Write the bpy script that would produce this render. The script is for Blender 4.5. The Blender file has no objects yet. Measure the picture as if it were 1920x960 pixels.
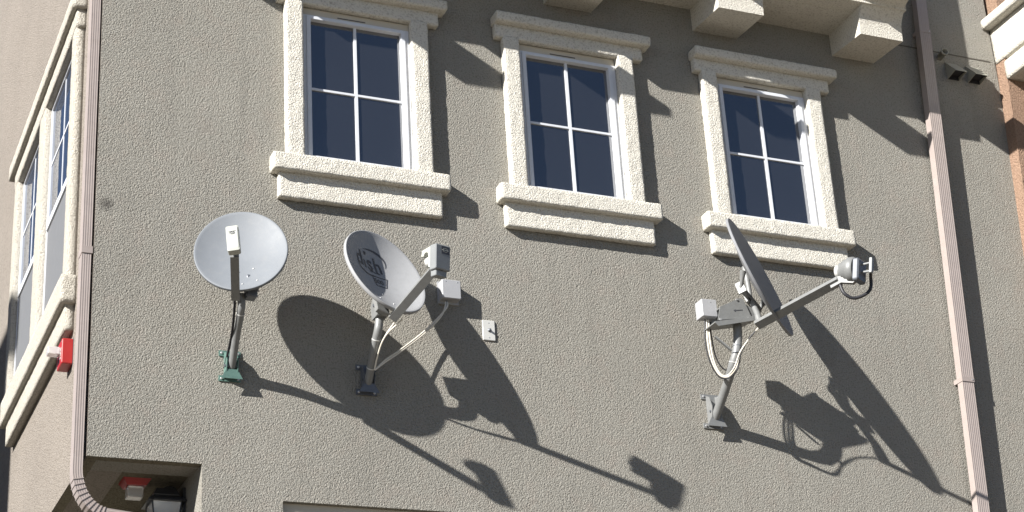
import bpy, bmesh, math, random
from mathutils import Vector, Matrix, noise
R = math.radians
random.seed(7)
scn = bpy.context.scene
COL = scn.collection

# ------------------------------------------------------------------ camera
CAM = Vector((-0.161, -8.0157, -4.3758))
F_PX, CY_PX = 3474.4813, 547.6971
YAW, PITCH, ROLL = R(24.2267), R(23.2882), R(-3.5539)
fw = Vector((math.sin(YAW)*math.cos(PITCH), math.cos(YAW)*math.cos(PITCH), math.sin(PITCH)))
rt = Vector((math.cos(YAW), -math.sin(YAW), 0)); up = rt.cross(fw)
cr = math.cos(ROLL)*rt + math.sin(ROLL)*up; cu = -math.sin(ROLL)*rt + math.cos(ROLL)*up
cd = bpy.data.cameras.new('camera'); cam = bpy.data.objects.new('camera', cd); COL.objects.link(cam)
m = Matrix((cr, cu, -fw)).transposed().to_4x4(); m.translation = CAM; cam.matrix_world = m
cd.sensor_fit = 'HORIZONTAL'; cd.sensor_width = 36.0
cd.lens = F_PX/1920*36.0; cd.shift_x = 0; cd.shift_y = (CY_PX-480)/1920
cd.clip_start = 0.1; cd.clip_end = 2000
scn.camera = cam
scn.render.resolution_x, scn.render.resolution_y = 1024, 512

# ------------------------------------------------------------------ light
SUN = Vector((2.2716, 1.0, -1.2978)).normalized()          # direction the light travels
el = math.asin(-SUN.z); az = math.atan2(-SUN.x, -SUN.y)
w = bpy.data.worlds.new('World'); scn.world = w; w.use_nodes = True
nt = w.node_tree; nt.nodes.clear()
sk = nt.nodes.new('ShaderNodeTexSky'); sk.sky_type = 'NISHITA'; sk.sun_disc = False
sk.sun_elevation = el; sk.sun_rotation = az; sk.dust_density = 0.1; sk.air_density = 0.5; sk.ozone_density = 1.0
bg = nt.nodes.new('ShaderNodeBackground'); bg.inputs[1].default_value = 0.05
ow = nt.nodes.new('ShaderNodeOutputWorld')
nt.links.new(sk.outputs[0], bg.inputs[0]); nt.links.new(bg.outputs[0], ow.inputs[0])
sl = bpy.data.lights.new('sun', 'SUN'); sl.energy = 5.0; sl.angle = R(0.55); sl.color = (1.0, 0.965, 0.91)
so = bpy.data.objects.new('sun', sl); COL.objects.link(so)
so.rotation_euler = SUN.to_track_quat('-Z', 'Y').to_euler(); so.location = (-8, -6, 8)
scn.view_settings.view_transform = 'Standard'; scn.view_settings.look = 'None'
scn.view_settings.exposure = 1.2; scn.view_settings.gamma = 1; scn.view_settings.use_curve_mapping = False
scn.render.engine = 'CYCLES'

# ------------------------------------------------------------------ materials
def new_mat(name):
    mt = bpy.data.materials.new(name); mt.use_nodes = True
    n = mt.node_tree; b = n.nodes['Principled BSDF']
    return mt, n, b
def mix_rgb(n, fac, a, b):
    x = n.nodes.new('ShaderNodeMix'); x.data_type = 'RGBA'
    for s, v in ((x.inputs[0], fac), (x.inputs[6], a), (x.inputs[7], b)):
        if hasattr(v, 'links') or hasattr(v, 'is_output'): n.links.new(v, s)
        else: s.default_value = v if not isinstance(v, tuple) else (*v, 1)
    return x.outputs[2]
def tex_noise(n, pos, scale, detail=2.0, rough=0.55, dist=0.0):
    t = n.nodes.new('ShaderNodeTexNoise'); t.inputs['Scale'].default_value = scale
    t.inputs['Detail'].default_value = detail; t.inputs['Roughness'].default_value = rough
    t.inputs['Distortion'].default_value = dist
    n.links.new(pos, t.inputs['Vector']); return t.outputs['Fac']
def ramp(n, fac, p0, p1, c0=(0,0,0), c1=(1,1,1)):
    r_ = n.nodes.new('ShaderNodeValToRGB'); n.links.new(fac, r_.inputs[0])
    e = r_.color_ramp.elements; e[0].position = p0; e[1].position = p1
    e[0].color = (*c0, 1); e[1].color = (*c1, 1); return r_.outputs[0]
def math_n(n, op, a, b, clamp=False):
    x = n.nodes.new('ShaderNodeMath'); x.operation = op; x.use_clamp = clamp
    for s, v in ((x.inputs[0], a), (x.inputs[1], b)):
        if isinstance(v, (int, float)): s.default_value = v
        else: n.links.new(v, s)
    return x.outputs[0]
def stucco(name, base, scale=85, dist=0.006, strength=1.0, mott=0.12, tint=None, stain=False, smooth=0.5):
    mt, n, b = new_mat(name)
    g = n.nodes.new('ShaderNodeNewGeometry'); P = g.outputs['Position']
    # dash-coat grain: warped pebbles plus finer grit
    wv = n.nodes.new('ShaderNodeTexNoise'); wv.inputs['Scale'].default_value = scale*0.8; n.links.new(P, wv.inputs['Vector'])
    va = n.nodes.new('ShaderNodeVectorMath'); va.operation = 'MULTIPLY_ADD'
    n.links.new(wv.outputs['Color'], va.inputs[0]); va.inputs[1].default_value = (0.012, 0.012, 0.012); n.links.new(P, va.inputs[2])
    vo = n.nodes.new('ShaderNodeTexVoronoi'); vo.inputs['Scale'].default_value = scale; n.links.new(va.outputs[0], vo.inputs['Vector'])
    a = tex_noise(n, P, scale*0.62, 2.0, 0.6, 0.0)
    c = tex_noise(n, P, scale*2.0, 2.0, 0.6)
    h = math_n(n, 'ADD', math_n(n, 'MULTIPLY', vo.outputs['Distance'], -1.0), math_n(n, 'ADD', math_n(n, 'MULTIPLY', a, 1.0), math_n(n, 'MULTIPLY', c, 0.5)))
    big = tex_noise(n, P, 1.7, 4.0, 0.6)
    mid = tex_noise(n, P, 9.0, 3.0, 0.6)
    dk = tuple(v*(1-mott) for v in base); lt = tuple(min(1, v*(1+mott)) for v in base)
    col = mix_rgb(n, ramp(n, big, 0.3, 0.7), dk, lt)
    if tint: col = mix_rgb(n, math_n(n, 'MULTIPLY', ramp(n, mid, 0.5, 0.75), 0.35), col, tint)
    pit = ramp(n, a, 0.30, 0.50, (0.72, 0.70, 0.68), (1.06, 1.06, 1.06))
    x = n.nodes.new('ShaderNodeMix'); x.data_type = 'RGBA'; x.blend_type = 'MULTIPLY'; x.inputs[0].default_value = 1
    n.links.new(col, x.inputs[6]); n.links.new(pit, x.inputs[7]); col = x.outputs[2]
    if stain:     # round sooty smudge beside the corner
        vm = n.nodes.new('ShaderNodeVectorMath'); vm.operation = 'DISTANCE'
        vm.inputs[1].default_value = (1.352, 0, -0.372); n.links.new(P, vm.inputs[0])
        d = math_n(n, 'ADD', vm.outputs['Value'], math_n(n, 'MULTIPLY', math_n(n, 'SUBTRACT', tex_noise(n, P, 60), 0.5), 0.03))
        f = ramp(n, d, 0.012, 0.045, (0.75, 0.75, 0.75), (0, 0, 0))
        col = mix_rgb(n, f, col, (0.07, 0.065, 0.06))
        # faint drip streaks and trowel bands
        mp = n.nodes.new('ShaderNodeMapping'); mp.inputs['Scale'].default_value = (7, 1, 0.6); n.links.new(P, mp.inputs[0])
        s = ramp(n, tex_noise(n, mp.outputs[0], 1.6, 4.0, 0.6), 0.52, 0.75, (0, 0, 0), (0.36, 0.36, 0.36))
        col = mix_rgb(n, s, col, tuple(v*0.72 for v in base))
    n.links.new(col, b.inputs['Base Color'])
    b.inputs['Roughness'].default_value = 0.92; b.inputs['Specular IOR Level'].default_value = 0.2
    bp_ = n.nodes.new('ShaderNodeBump'); bp_.inputs['Strength'].default_value = strength
    bp_.inputs['Distance'].default_value = dist
    n.links.new(h, bp_.inputs['Height']); n.links.new(bp_.outputs[0], b.inputs['Normal'])
    return mt
def paint(name, base, rough=0.45, metal=0.0, var=0.08, dirt=None, dirt_amt=0.25, scale=14, bump=0.0, spec=0.5):
    mt, n, b = new_mat(name)
    g = n.nodes.new('ShaderNodeNewGeometry'); P = g.outputs['Position']
    t = tex_noise(n, P, scale, 4.0, 0.65)
    col = mix_rgb(n, ramp(n, t, 0.3, 0.7), tuple(v*(1-var) for v in base), tuple(min(1, v*(1+var)) for v in base))
    if dirt:
        t2 = tex_noise(n, P, scale*3.1, 5.0, 0.7)
        col = mix_rgb(n, math_n(n, 'MULTIPLY', ramp(n, t2, 0.5, 0.72), dirt_amt), col, dirt)
    n.links.new(col, b.inputs['Base Color'])
    rr = ramp(n, t, 0.2, 0.8, (rough*0.85,)*3, (min(1, rough*1.2),)*3); n.links.new(rr, b.inputs['Roughness'])
    b.inputs['Metallic'].default_value = metal; b.inputs['Specular IOR Level'].default_value = spec
    if bump:
        bp_ = n.nodes.new('ShaderNodeBump'); bp_.inputs['Strength'].default_value = 0.5; bp_.inputs['Distance'].default_value = bump
        n.links.new(tex_noise(n, P, 300, 2), bp_.inputs['Height']); n.links.new(bp_.outputs[0], b.inputs['Normal'])
    return mt
M = {}
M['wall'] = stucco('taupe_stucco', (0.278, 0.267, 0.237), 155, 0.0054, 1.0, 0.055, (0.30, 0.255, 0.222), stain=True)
M['trim_side_dimmed'] = stucco('side_cream_stucco_dimmed', (0.45, 0.425, 0.375), 150, 0.005, 1.0, 0.03)  # same cream paint as trim, darkened to offset the strong side sun
M['wall2'] = stucco('shade_block_stucco', (0.28, 0.25, 0.20), 88, 0.006, 1.0, 0.06)
M['side'] = stucco('side_stucco_dimmed', (0.232, 0.207, 0.182), 120, 0.005, 1.0, 0.05)  # pinkish by itself, tone also darkened against the strong sun on this wall
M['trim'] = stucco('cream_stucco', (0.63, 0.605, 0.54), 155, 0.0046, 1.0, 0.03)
M['soffit'] = stucco('soffit_stucco_shaded', (0.15, 0.135, 0.10), 90, 0.004, 0.7, 0.06)  # darker than the wall stucco: the recess's shade is put into the colour
M['orange'] = stucco('ochre_stucco', (0.315, 0.21, 0.15), 135, 0.008, 1.0, 0.06)
M['vinyl'] = paint('white_vinyl', (0.62, 0.64, 0.68), 0.35, var=0.03, dirt=(0.45, 0.42, 0.36), dirt_amt=0.15)
M['beige'] = paint('beige_vinyl', (0.52, 0.47, 0.38), 0.5, var=0.04)
M['slot'] = paint('dark_slot', (0.10, 0.09, 0.08), 0.8)
M['spout'] = paint('downspout_paint', (0.315, 0.270, 0.252), 0.42, var=0.05, dirt=(0.25, 0.2, 0.17), dirt_amt=0.3)
M['dish1'] = paint('pale_grey_dish', (0.170, 0.184, 0.203), 0.55, spec=0.35, var=0.035, dirt=(0.25, 0.25, 0.25), dirt_amt=0.18, scale=9)
M['dish2'] = paint('mid_grey_dish', (0.29, 0.295, 0.305), 0.6, spec=0.25, var=0.035, dirt=(0.2, 0.2, 0.2), dirt_amt=0.2, scale=9)
M['dish3'] = paint('dark_grey_dish', (0.20, 0.205, 0.215), 0.6, spec=0.3, var=0.05, dirt=(0.1, 0.1, 0.1), dirt_amt=0.2, scale=9)
M['arm'] = paint('galvanised_steel', (0.19, 0.195, 0.195), 0.45, 0.1, 0.08, (0.16, 0.15, 0.14), 0.3, 25)
M['steel_dark'] = paint('dark_mount_steel', (0.12, 0.13, 0.15), 0.42, 0.2, 0.1, (0.06, 0.06, 0.06), 0.4, 25)
M['green'] = paint('green_mount_paint', (0.105, 0.185, 0.16), 0.45, 0.1, 0.12, (0.05, 0.10, 0.09), 0.5, 30)
M['lnb'] = paint('lnb_plastic', (0.40, 0.41, 0.375), 0.45, var=0.04, dirt=(0.35, 0.33, 0.28), dirt_amt=0.2)
M['lnb_grey'] = paint('lnb_grey_plastic', (0.21, 0.22, 0.225), 0.4, var=0.05)
M['white_pl'] = paint('white_plastic', (0.52, 0.52, 0.50), 0.4, var=0.04)
M['box'] = paint('grey_box_plastic', (0.34, 0.345, 0.36), 0.42, var=0.04, dirt=(0.34, 0.33, 0.31), dirt_amt=0.2)
M['black'] = paint('black_rubber', (0.022, 0.022, 0.026), 0.5, var=0.1)
M['ink'] = paint('dark_print', (0.055, 0.057, 0.066), 0.5, var=0.12)
M['cable'] = paint('cream_cable', (0.66, 0.62, 0.54), 0.5, var=0.06)
M['red'] = paint('red_enamel', (0.34, 0.022, 0.022), 0.35, var=0.06)
M['zinc'] = paint('zinc_screw', (0.55, 0.55, 0.55), 0.35, 0.6)
M['vent'] = paint('grey_vent_paint', (0.27, 0.265, 0.225), 0.55, var=0.06, dirt=(0.15, 0.14, 0.12), dirt_amt=0.3)
M['joint'] = paint('dark_joint', (0.10, 0.09, 0.075), 0.8)
M['concrete'] = paint('concrete', (0.145, 0.123, 0.092), 0.9, var=0.12, dirt=(0.08, 0.075, 0.065), dirt_amt=0.3, scale=0.8)
M['screen'] = paint('insect_screen_mesh', (0.13, 0.135, 0.145), 0.7, var=0.03)
M['iron'] = paint('black_iron', (0.03, 0.032, 0.036), 0.35, var=0.1)
def glass_mat(name, base, ior=1.5, rough=0.02):
    mt, n, b = new_mat(name)
    g = n.nodes.new('ShaderNodeNewGeometry'); P = g.outputs['Position']
    t = tex_noise(n, P, 1.3, 2.0, 0.5)
    n.links.new(mix_rgb(n, t, tuple(v*0.85 for v in base), tuple(v*1.15 for v in base)), b.inputs['Base Color'])
    b.inputs['Roughness'].default_value = rough; b.inputs['IOR'].default_value = ior
    return mt
M['glass'] = glass_mat('dark_window_glass', (0.020, 0.021, 0.024), 2.9)
M['sideglass'] = glass_mat('side_window_glass', (0.03, 0.045, 0.08), 1.6)
def clear_mat(name, col):
    mt, n, b = new_mat(name)
    b.inputs['Base Color'].default_value = (*col, 1); b.inputs['Roughness'].default_value = 0.15
    b.inputs['Transmission Weight'].default_value = 0.6; b.inputs['IOR'].default_value = 1.45
    return mt
M['lens'] = clear_mat('clear_lens', (0.9, 0.9, 0.9))

# ------------------------------------------------------------------ mesh helpers
def root_loc(o):
    while o.parent: o = o.parent
    return o.location.copy()
class MB:
    """collects geometry in world coordinates and links it as one mesh object"""
    def __init__(s): s.v = []; s.f = []; s.sm = []
    def add(s, vs, fs, smooth=False):
        k = len(s.v); s.v += [Vector(v) for v in vs]; s.f += [tuple(i+k for i in f) for f in fs]; s.sm += [smooth]*len(fs); return s
    def box(s, x0, x1, y0, y1, z0, z1):
        return s.add([(x0,y0,z0),(x1,y0,z0),(x1,y1,z0),(x0,y1,z0),(x0,y0,z1),(x1,y0,z1),(x1,y1,z1),(x0,y1,z1)],
                     [(3,2,1,0),(4,5,6,7),(0,1,5,4),(1,2,6,5),(2,3,7,6),(3,0,4,7)])
    def obox(s, c, ax, hs, bev=0.0):
        """oriented box: centre, 3 axes, 3 half sizes, optional chamfer of edges along axis 2"""
        c = Vector(c); a = [Vector(q).normalized() for q in ax]
        if not bev:
            vs = [c+a[0]*hs[0]*i+a[1]*hs[1]*j+a[2]*hs[2]*k for k in (-1,1) for j,i in ((-1,-1),(-1,1),(1,1),(1,-1))]
            return s.add(vs, [(3,2,1,0),(4,5,6,7),(0,1,5,4),(1,2,6,5),(2,3,7,6),(3,0,4,7)])
        pts = []
        n = 4
        for qx, qy, a0 in ((1,1,0),(-1,1,90),(-1,-1,180),(1,-1,270)):
            for t in range(n+1):
                an = R(a0+90*t/n)
                pts.append(((hs[0]-bev)*qx+bev*math.cos(an), (hs[1]-bev)*qy+bev*math.sin(an)))
        e = min(bev, hs[2])*0.6
        L = [(-hs[2], 1-e/max(hs[0],1e-6)), (-hs[2]+e, 1), (hs[2]-e, 1), (hs[2], 1-e/max(hs[0],1e-6))]
        vs = []
        for zz, sc_ in L:
            for p in pts: vs.append(c+a[0]*p[0]*sc_+a[1]*p[1]*sc_+a[2]*zz)
        N = len(pts); fs = []
        for k in range(3):
            for i in range(N):
                j = (i+1) % N; fs.append((k*N+i, k*N+j, (k+1)*N+j, (k+1)*N+i))
        fs.append(tuple(reversed(range(N)))); fs.append(tuple(range(3*N, 4*N)))
        return s.add(vs, fs, False)
    def prism(s, poly, x0, x1, axis=0):
        """poly of (a,b) pairs extruded; axis 0: poly=(y,z) along x; 1: (x,z) along y; 2: (x,y) along z"""
        def mk(t, p):
            return (t,p[0],p[1]) if axis == 0 else ((p[0],t,p[1]) if axis == 1 else (p[0],p[1],t))
        N = len(poly); vs = [mk(x0,p) for p in poly]+[mk(x1,p) for p in poly]
        fs = [(i,(i+1)%N,(i+1)%N+N,i+N) for i in range(N)]+[tuple(reversed(range(N))), tuple(range(N,2*N))]
        return s.add(vs, fs)
    def tube(s, pts, r, seg=12, caps=True, prof=None, upv=(0,0,1), smooth=True):
        pts = [Vector(p) for p in pts]; rr = r if isinstance(r, (list,tuple)) else [r]*len(pts)
        n = len(pts); up_ = Vector(upv); rings = []
        t0 = (pts[1]-pts[0]).normalized(); u = up_-t0*up_.dot(t0)
        if u.length < 1e-4: u = Vector((1,0,0))-t0*t0.x
        u.normalize()
        for i in range(n):
            t = (pts[min(i+1,n-1)]-pts[max(i-1,0)]).normalized()
            u = (u-t*u.dot(t)).normalized(); v = t.cross(u)
            if prof: rings.append([pts[i]+u*p[1]*rr[i]+v*p[0]*rr[i] for p in prof])
            else: rings.append([pts[i]+(u*math.cos(2*math.pi*k/seg)+v*math.sin(2*math.pi*k/seg))*rr[i] for k in range(seg)])
        N = len(rings[0]); vs = [p for g in rings for p in g]; fs = []
        for i in range(n-1):
            for k in range(N):
                j = (k+1) % N; fs.append((i*N+k, i*N+j, (i+1)*N+j, (i+1)*N+k))
        s.add(vs, fs, smooth)
        if caps: s.add(rings[0], [tuple(reversed(range(N)))]); s.add(rings[-1], [tuple(range(N))])
        return s
    def lathe(s, c, axis, prof, seg=24, smooth=True, ex=1.0, ref=(0,0,1)):
        """prof: list of (radius, height along axis)"""
        c = Vector(c); a = Vector(axis).normalized(); u = Vector(ref)-a*Vector(ref).dot(a)
        if u.length < 1e-3: u = Vector((1,0,0))
        u.normalize(); v = a.cross(u)
        vs = [c+a*h+(u*math.cos(2*math.pi*k/seg)*ex+v*math.sin(2*math.pi*k/seg))*r_ for r_, h in prof for k in range(seg)]
        fs = []
        for i in range(len(prof)-1):
            for k in range(seg):
                j = (k+1) % seg; fs.append((i*seg+k, i*seg+j, (i+1)*seg+j, (i+1)*seg+k))
        s.add(vs, fs, smooth)
        s.add(vs[:seg], [tuple(reversed(range(seg)))]); s.add(vs[-seg:], [tuple(range(seg))])
        return s
    def rough_box(s, x0, x1, y0, y1, z0, z1, res=0.012, rad=0.007, amp=0.0018, seed=0.0):
        """stucco-coated foam moulding: rounded, slightly uneven box"""
        L = (x1-x0, y1-y0, z1-z0); n = [max(2, int(round(l/res))) for l in L]
        c0 = (x0, y0, z0)
        def fr(i, k):      # denser next to the edges
            t = i/n[k]*L[k]; return c0[k]+t
        def pt(p):
            q = [min(max(p[k], c0[k]+rad), c0[k]+L[k]-rad) for k in range(3)]
            d = Vector([p[k]-q[k] for k in range(3)]); l = d.length
            if l > 1e-9:
                w_ = Vector(q)+d/l*rad if sum(abs(x) > 1e-9 for x in d) > 1 else Vector(p)
                nn = d/l
            else: w_ = Vector(p); nn = Vector((0,0,0))
            sp = w_*24+Vector((seed, seed*1.7, 0)); sq = w_*75
            return w_+nn*(noise.noise(sp)*amp*1.2+noise.noise(sq)*amp)
        def face(a, b, c, cv, flip):
            vs = []; fs = []
            for j in range(n[b]+1):
                for i in range(n[a]+1):
                    p = [0,0,0]; p[a] = fr(i,a); p[b] = fr(j,b); p[c] = cv; vs.append(pt(p))
            W = n[a]+1
            for j in range(n[b]):
                for i in range(n[a]):
                    f = (j*W+i, j*W+i+1, (j+1)*W+i+1, (j+1)*W+i); fs.append(f[::-1] if flip else f)
            s.add(vs, fs, True)
        face(0,1,2,z0,True); face(0,1,2,z1,False); face(0,2,1,y0,False); face(0,2,1,y1,True); face(1,2,0,x0,True); face(1,2,0,x1,False)
        return s
    def build(s, name, mat, parent=None, weld=False, kind=None, normals=True):
        off = root_loc(parent) if parent else Vector((0,0,0))
        me = bpy.data.meshes.new(name); me.from_pydata([v-off for v in s.v], [], s.f)
        me.polygons.foreach_set('use_smooth', s.sm); me.update()
        bm = bmesh.new(); bm.from_mesh(me)
        if weld: bmesh.ops.remove_doubles(bm, verts=bm.verts, dist=1e-5)
        if normals: bmesh.ops.recalc_face_normals(bm, faces=bm.faces)
        bm.to_mesh(me); bm.free()
        me.materials.append(mat)
        o = bpy.data.objects.new(name, me); COL.objects.link(o)
        if parent: o.parent = parent
        if kind: o['kind'] = kind
        return o
def thing(name, label, cat, loc, group=None):
    o = bpy.data.objects.new(name, None); COL.objects.link(o); o.location = loc; o.empty_display_size = 0.1
    tag(o, label, cat, group); return o
def tag(o, label, cat, group=None):
    o['label'] = label; o['category'] = cat
    if group: o['group'] = group
def copy_tree(o, parent=None, d=None):
    c = o.copy(); COL.objects.link(c); c.parent = parent
    if d is not None: c.location = c.location+Vector(d)
    for ch in list(o.children): copy_tree(ch, c)
    return c
def smooth_path(pts, n=8):
    """Catmull-Rom through points"""
    P = [Vector(p) for p in pts]; P = [P[0]*2-P[1]]+P+[P[-1]*2-P[-2]]; out = []
    for i in range(1, len(P)-2):
        for k in range(n):
            t = k/n; a, b, c, d = P[i-1:i+3]
            out.append(0.5*((2*b)+(c-a)*t+(2*a-5*b+4*c-d)*t*t+(3*b-a-3*c+d)*t**3))
    out.append(P[-2]); return out

# ------------------------------------------------------------------ ground
g = MB(); g.add([(-400,-400,-6),(400,-400,-6),(400,400,-6),(-400,400,-6)], [(0,1,2,3)])
g.build('ground', M['concrete'], kind='structure')

# ------------------------------------------------------------------ building
XC = 1.3003            # outer corner
bld = thing('apartment_building', 'stucco apartment building with taupe walls and cream window surrounds', 'building', (XC, 0, -6))
def grid_wall(xs, zs, holes, y0, thick):
    """front wall with openings; holes = list of (x0,x1,z0,z1)"""
    mb = MB()
    def hole(i, j):
        if i < 0 or j < 0 or i >= len(xs)-1 or j >= len(zs)-1: return True
        cx = (xs[i]+xs[i+1])/2; cz = (zs[j]+zs[j+1])/2
        return any(h[0] < cx < h[1] and h[2] < cz < h[3] for h in holes)
    for i in range(len(xs)-1):
        for j in range(len(zs)-1):
            if hole(i, j): continue
            a, b, c, d = xs[i], xs[i+1], zs[j], zs[j+1]
            mb.add([(a,y0,c),(b,y0,c),(b,y0,d),(a,y0,d)], [(0,1,2,3)])
            mb.add([(a,y0+thick,c),(b,y0+thick,c),(b,y0+thick,d),(a,y0+thick,d)], [(3,2,1,0)])
            for (ii, jj, q) in ((i-1,j,[(a,y0,c),(a,y0,d),(a,y0+thick,d),(a,y0+thick,c)]),(i+1,j,[(b,y0,c),(b,y0+thick,c),(b,y0+thick,d),(b,y0,d)]),
                                (i,j-1,[(a,y0,c),(a,y0+thick,c),(b,y0+thick,c),(b,y0,c)]),(i,j+1,[(a,y0,d),(b,y0,d),(b,y0+thick,d),(a,y0+thick,d)])):
                if hole(ii, jj): mb.add(q, [(0,1,2,3)])
    return mb
WX = [2.630, 3.8603, 5.0913]
RZ, RX = -1.6423, 1.828          # underside of the corner overhang, its right edge
LW = (2.212, 3.46, -3.05, -1.7953)
holes = [(x-.298, x+.298, .0, .909) for x in WX]+[LW, (XC-.1, RX, -7, RZ)]
xs = sorted({XC, RX, LW[0], LW[1], 6.86, *[x+s*.298 for x in WX for s in (-1,1)]})
zs = sorted({-6, RZ, LW[2], LW[3], 0.0, .909, 4.5})
grid_wall(xs, zs, holes, 0.0, 0.20).build('stucco_wall', M['wall'], bld, weld=True)
# side wall, its own underside and the corner overhang
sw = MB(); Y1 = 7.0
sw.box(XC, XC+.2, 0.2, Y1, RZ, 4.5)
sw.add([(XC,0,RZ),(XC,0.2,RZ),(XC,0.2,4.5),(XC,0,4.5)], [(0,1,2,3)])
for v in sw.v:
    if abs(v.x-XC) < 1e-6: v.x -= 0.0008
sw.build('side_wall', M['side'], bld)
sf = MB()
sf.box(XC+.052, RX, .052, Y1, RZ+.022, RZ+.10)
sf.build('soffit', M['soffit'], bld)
be = MB(); be.box(XC+.002, RX-.001, .2, .202, RZ+.0, RZ+.02)
bm_ = MB(); bm_.box(XC+.003, XC+.052, .0015, Y1, RZ-.0015, RZ+.08); bm_.box(XC+.052, RX-.001, .0015, .052, RZ-.0015, RZ+.08)
bm_.build('soffit_border', M['soffit'], bld)
rw = MB(); rw.box(RX, RX+.2, .2, Y1, -6, RZ+.2); rw.box(XC, RX, 3.2, 3.4, -6, RZ+.1)
rw.build('recess_wall', M['wall'], bld)
bk = MB(); bk.box(XC+.2, 12, 6.8, 7.0, -6, 4.5); bk.box(XC, 12, 0.2, 7, 4.5, 4.6)
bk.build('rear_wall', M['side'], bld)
cj = MB(); cj.box(5.95, 6.82, -.003, .001, 1.366, 1.373)
cj.build('control_joint', M['joint'], bld)

# ---- upper windows
def make_window(x):
    HX, ZT, ZB = .298, .909, .004
    fr = MB()
    def ring(o, i, y0, y1):      # o,i = (x half, top, bottom)
        fr.box(x-o[0], x-i[0], y0, y1, o[2], o[1]); fr.box(x+i[0], x+o[0], y0, y1, o[2], o[1])
        fr.box(x-i[0], x+i[0], y0, y1, i[1], o[1]); fr.box(x-i[0], x+i[0], y0, y1, o[2], i[2])
    ring((.297, .868, .006), (.274, .860, .020), -.012, .03)
    ring((.2735, .8595, .0205), (.2515, .844, .035), -.019, .03)
    frame = fr.build('window', M['vinyl'], bld)
    hd = MB(); hd.box(x-.297, x+.297, -.008, .03, .8685, .9085); hd.build('head_flashing', M['beige'], frame)
    sl_ = MB(); sl_.box(x-.10, x+.055, -.0095, -.004, .876, .8815); sl_.build('weep_slot', M['slot'], frame)
    gl = MB(); gl.box(x-.2512, x+.2512, .012, .018, .034, .8445); gl.build('pane', M['glass'], frame)
    mu = MB(); mu.box(x-.0085, x+.0065, .003, .0118, .0352, .8438); mu.build('muntin', M['vinyl'], frame)
    mu = MB(); mu.box(x-.2513, x+.2513, .0035, .0116, .429, .441); mu.build('muntin', M['vinyl'], frame)
    sd = x*3.1
    MB().rough_box(x-.3957, x-.299, -.0507, .0005, -.02, .925, seed=sd).build('casing', M['trim'], frame, weld=True)
    MB().rough_box(x+.299, x+.3957, -.0507, .0005, -.02, .925, seed=sd+5).build('casing', M['trim'], frame, weld=True)
    MB().rough_box(x-.4385, x+.4605, -.0485, .0006, .9105, .998, seed=sd+9).build('frieze', M['trim'], frame, weld=True)
    MB().rough_box(x-.447, x+.4985, -.097, .0007, .9900, 1.0485, rad=.009, seed=sd+2).build('header', M['trim'], frame, weld=True)
    MB().rough_box(x-.475, x+.475, -.0823, .0007, -.0955, .0, rad=.008, seed=sd+3).build('sill', M['trim'], frame, weld=True)
    MB().rough_box(x-.4378, x+.4378, -.042, .0004, -.2324, -.085, rad=.007, seed=sd+4).build('apron', M['trim'], frame, weld=True)
    return frame
for x in WX: make_window(x)
# window below, only its head in view
fr = MB(); x0, x1 = LW[0], LW[1]; zt = LW[3]
fr.box(x0+.001, x1-.001, .03, .08, zt-.052, zt-.001); fr.box(x0+.001, x0+.045, .03, .08, LW[2], zt-.0525); fr.box(x1-.045, x1-.001, .03, .08, LW[2], zt-.0525)
lwf = fr.build('window', M['beige'], bld)
MB().box(x0+.046, x1-.046, .055, .062, LW[2]+.02, zt-.053).build('pane', M['glass'], lwf)

# ---- bay on corbels
BX = 5.942; BL = 1.36; BD = .378
by = MB()
by.box(BL, BX, -.262, .0, 1.348, 1.40); by.box(BL, BX, -BD, -.262, 1.3525, 1.40)
by.box(BL, BX, -BD, .0, 1.4001, 1.46); by.box(BL, BX, -.405, .0, 1.4601, 1.54); by.box(BL, BX, -.388, .0, 1.5401, 1.57)
by.box(BL, BX, -.41, .0, 1.5701, 1.67); by.box(BL, BX, -.39, .0, 1.6701, 1.72); by.box(BL, BX, -.316, .0, 1.7201, 4.4)
by.build('bay', M['trim'], bld)
prof = [(.02,1.205),(-.312,1.178),(-.314,1.235),(-.317,1.265),(-.323,1.292),(-.334,1.315),(-.350,1.336),(-.368,1.356),(-.386,1.376),(-.406,1.391),(-.45,1.397),(-.614,1.399),(-.618,1.405),(-.618,1.452),(-.610,1.458),(-.40,1.462),(.02,1.462)]
for k in range(-2, 3):
    xa = 3.7568+k*.9458-.008
    cb = MB(); cb.prism(prof, xa, xa+.2939); cb.build('corbel', M['trim'], bld)

# ---- ochre wing and its cornice at the right
def lean(mb, k=.045, z0=.065):
    for v in mb.v: v.x += k*(v.z-z0)*1.0
    return mb
og = MB(); og.box(6.812, 9.5, -.085, .3, -6, 4.5)
for v in og.v: v.x += .045*(v.z-.065) if abs(v.x-6.812) < .01 else 0
og.build('ochre_wall', M['orange'], bld)
MB().rough_box(6.804, 8.2, -1.5, -.001, 1.600, 1.663, res=.03, rad=.004, amp=.0007).build('cornice', M['trim'], bld, weld=True)
MB().rough_box(6.862, 8.2, -1.46, -.0015, 1.357, 1.598, res=.03, rad=.004, amp=.0007).build('cornice', M['trim'], bld, weld=True)
MB().rough_box(6.857, 8.2, -1.42, -.0835, 1.205, 1.330, res=.03, rad=.004, amp=.0007).build('cornice', M['trim'], bld, weld=True)
MB().box(6.90, 8.2, -1.40, -.084, 1.331, 1.3565).build('cornice', M['trim'], bld)

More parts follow.
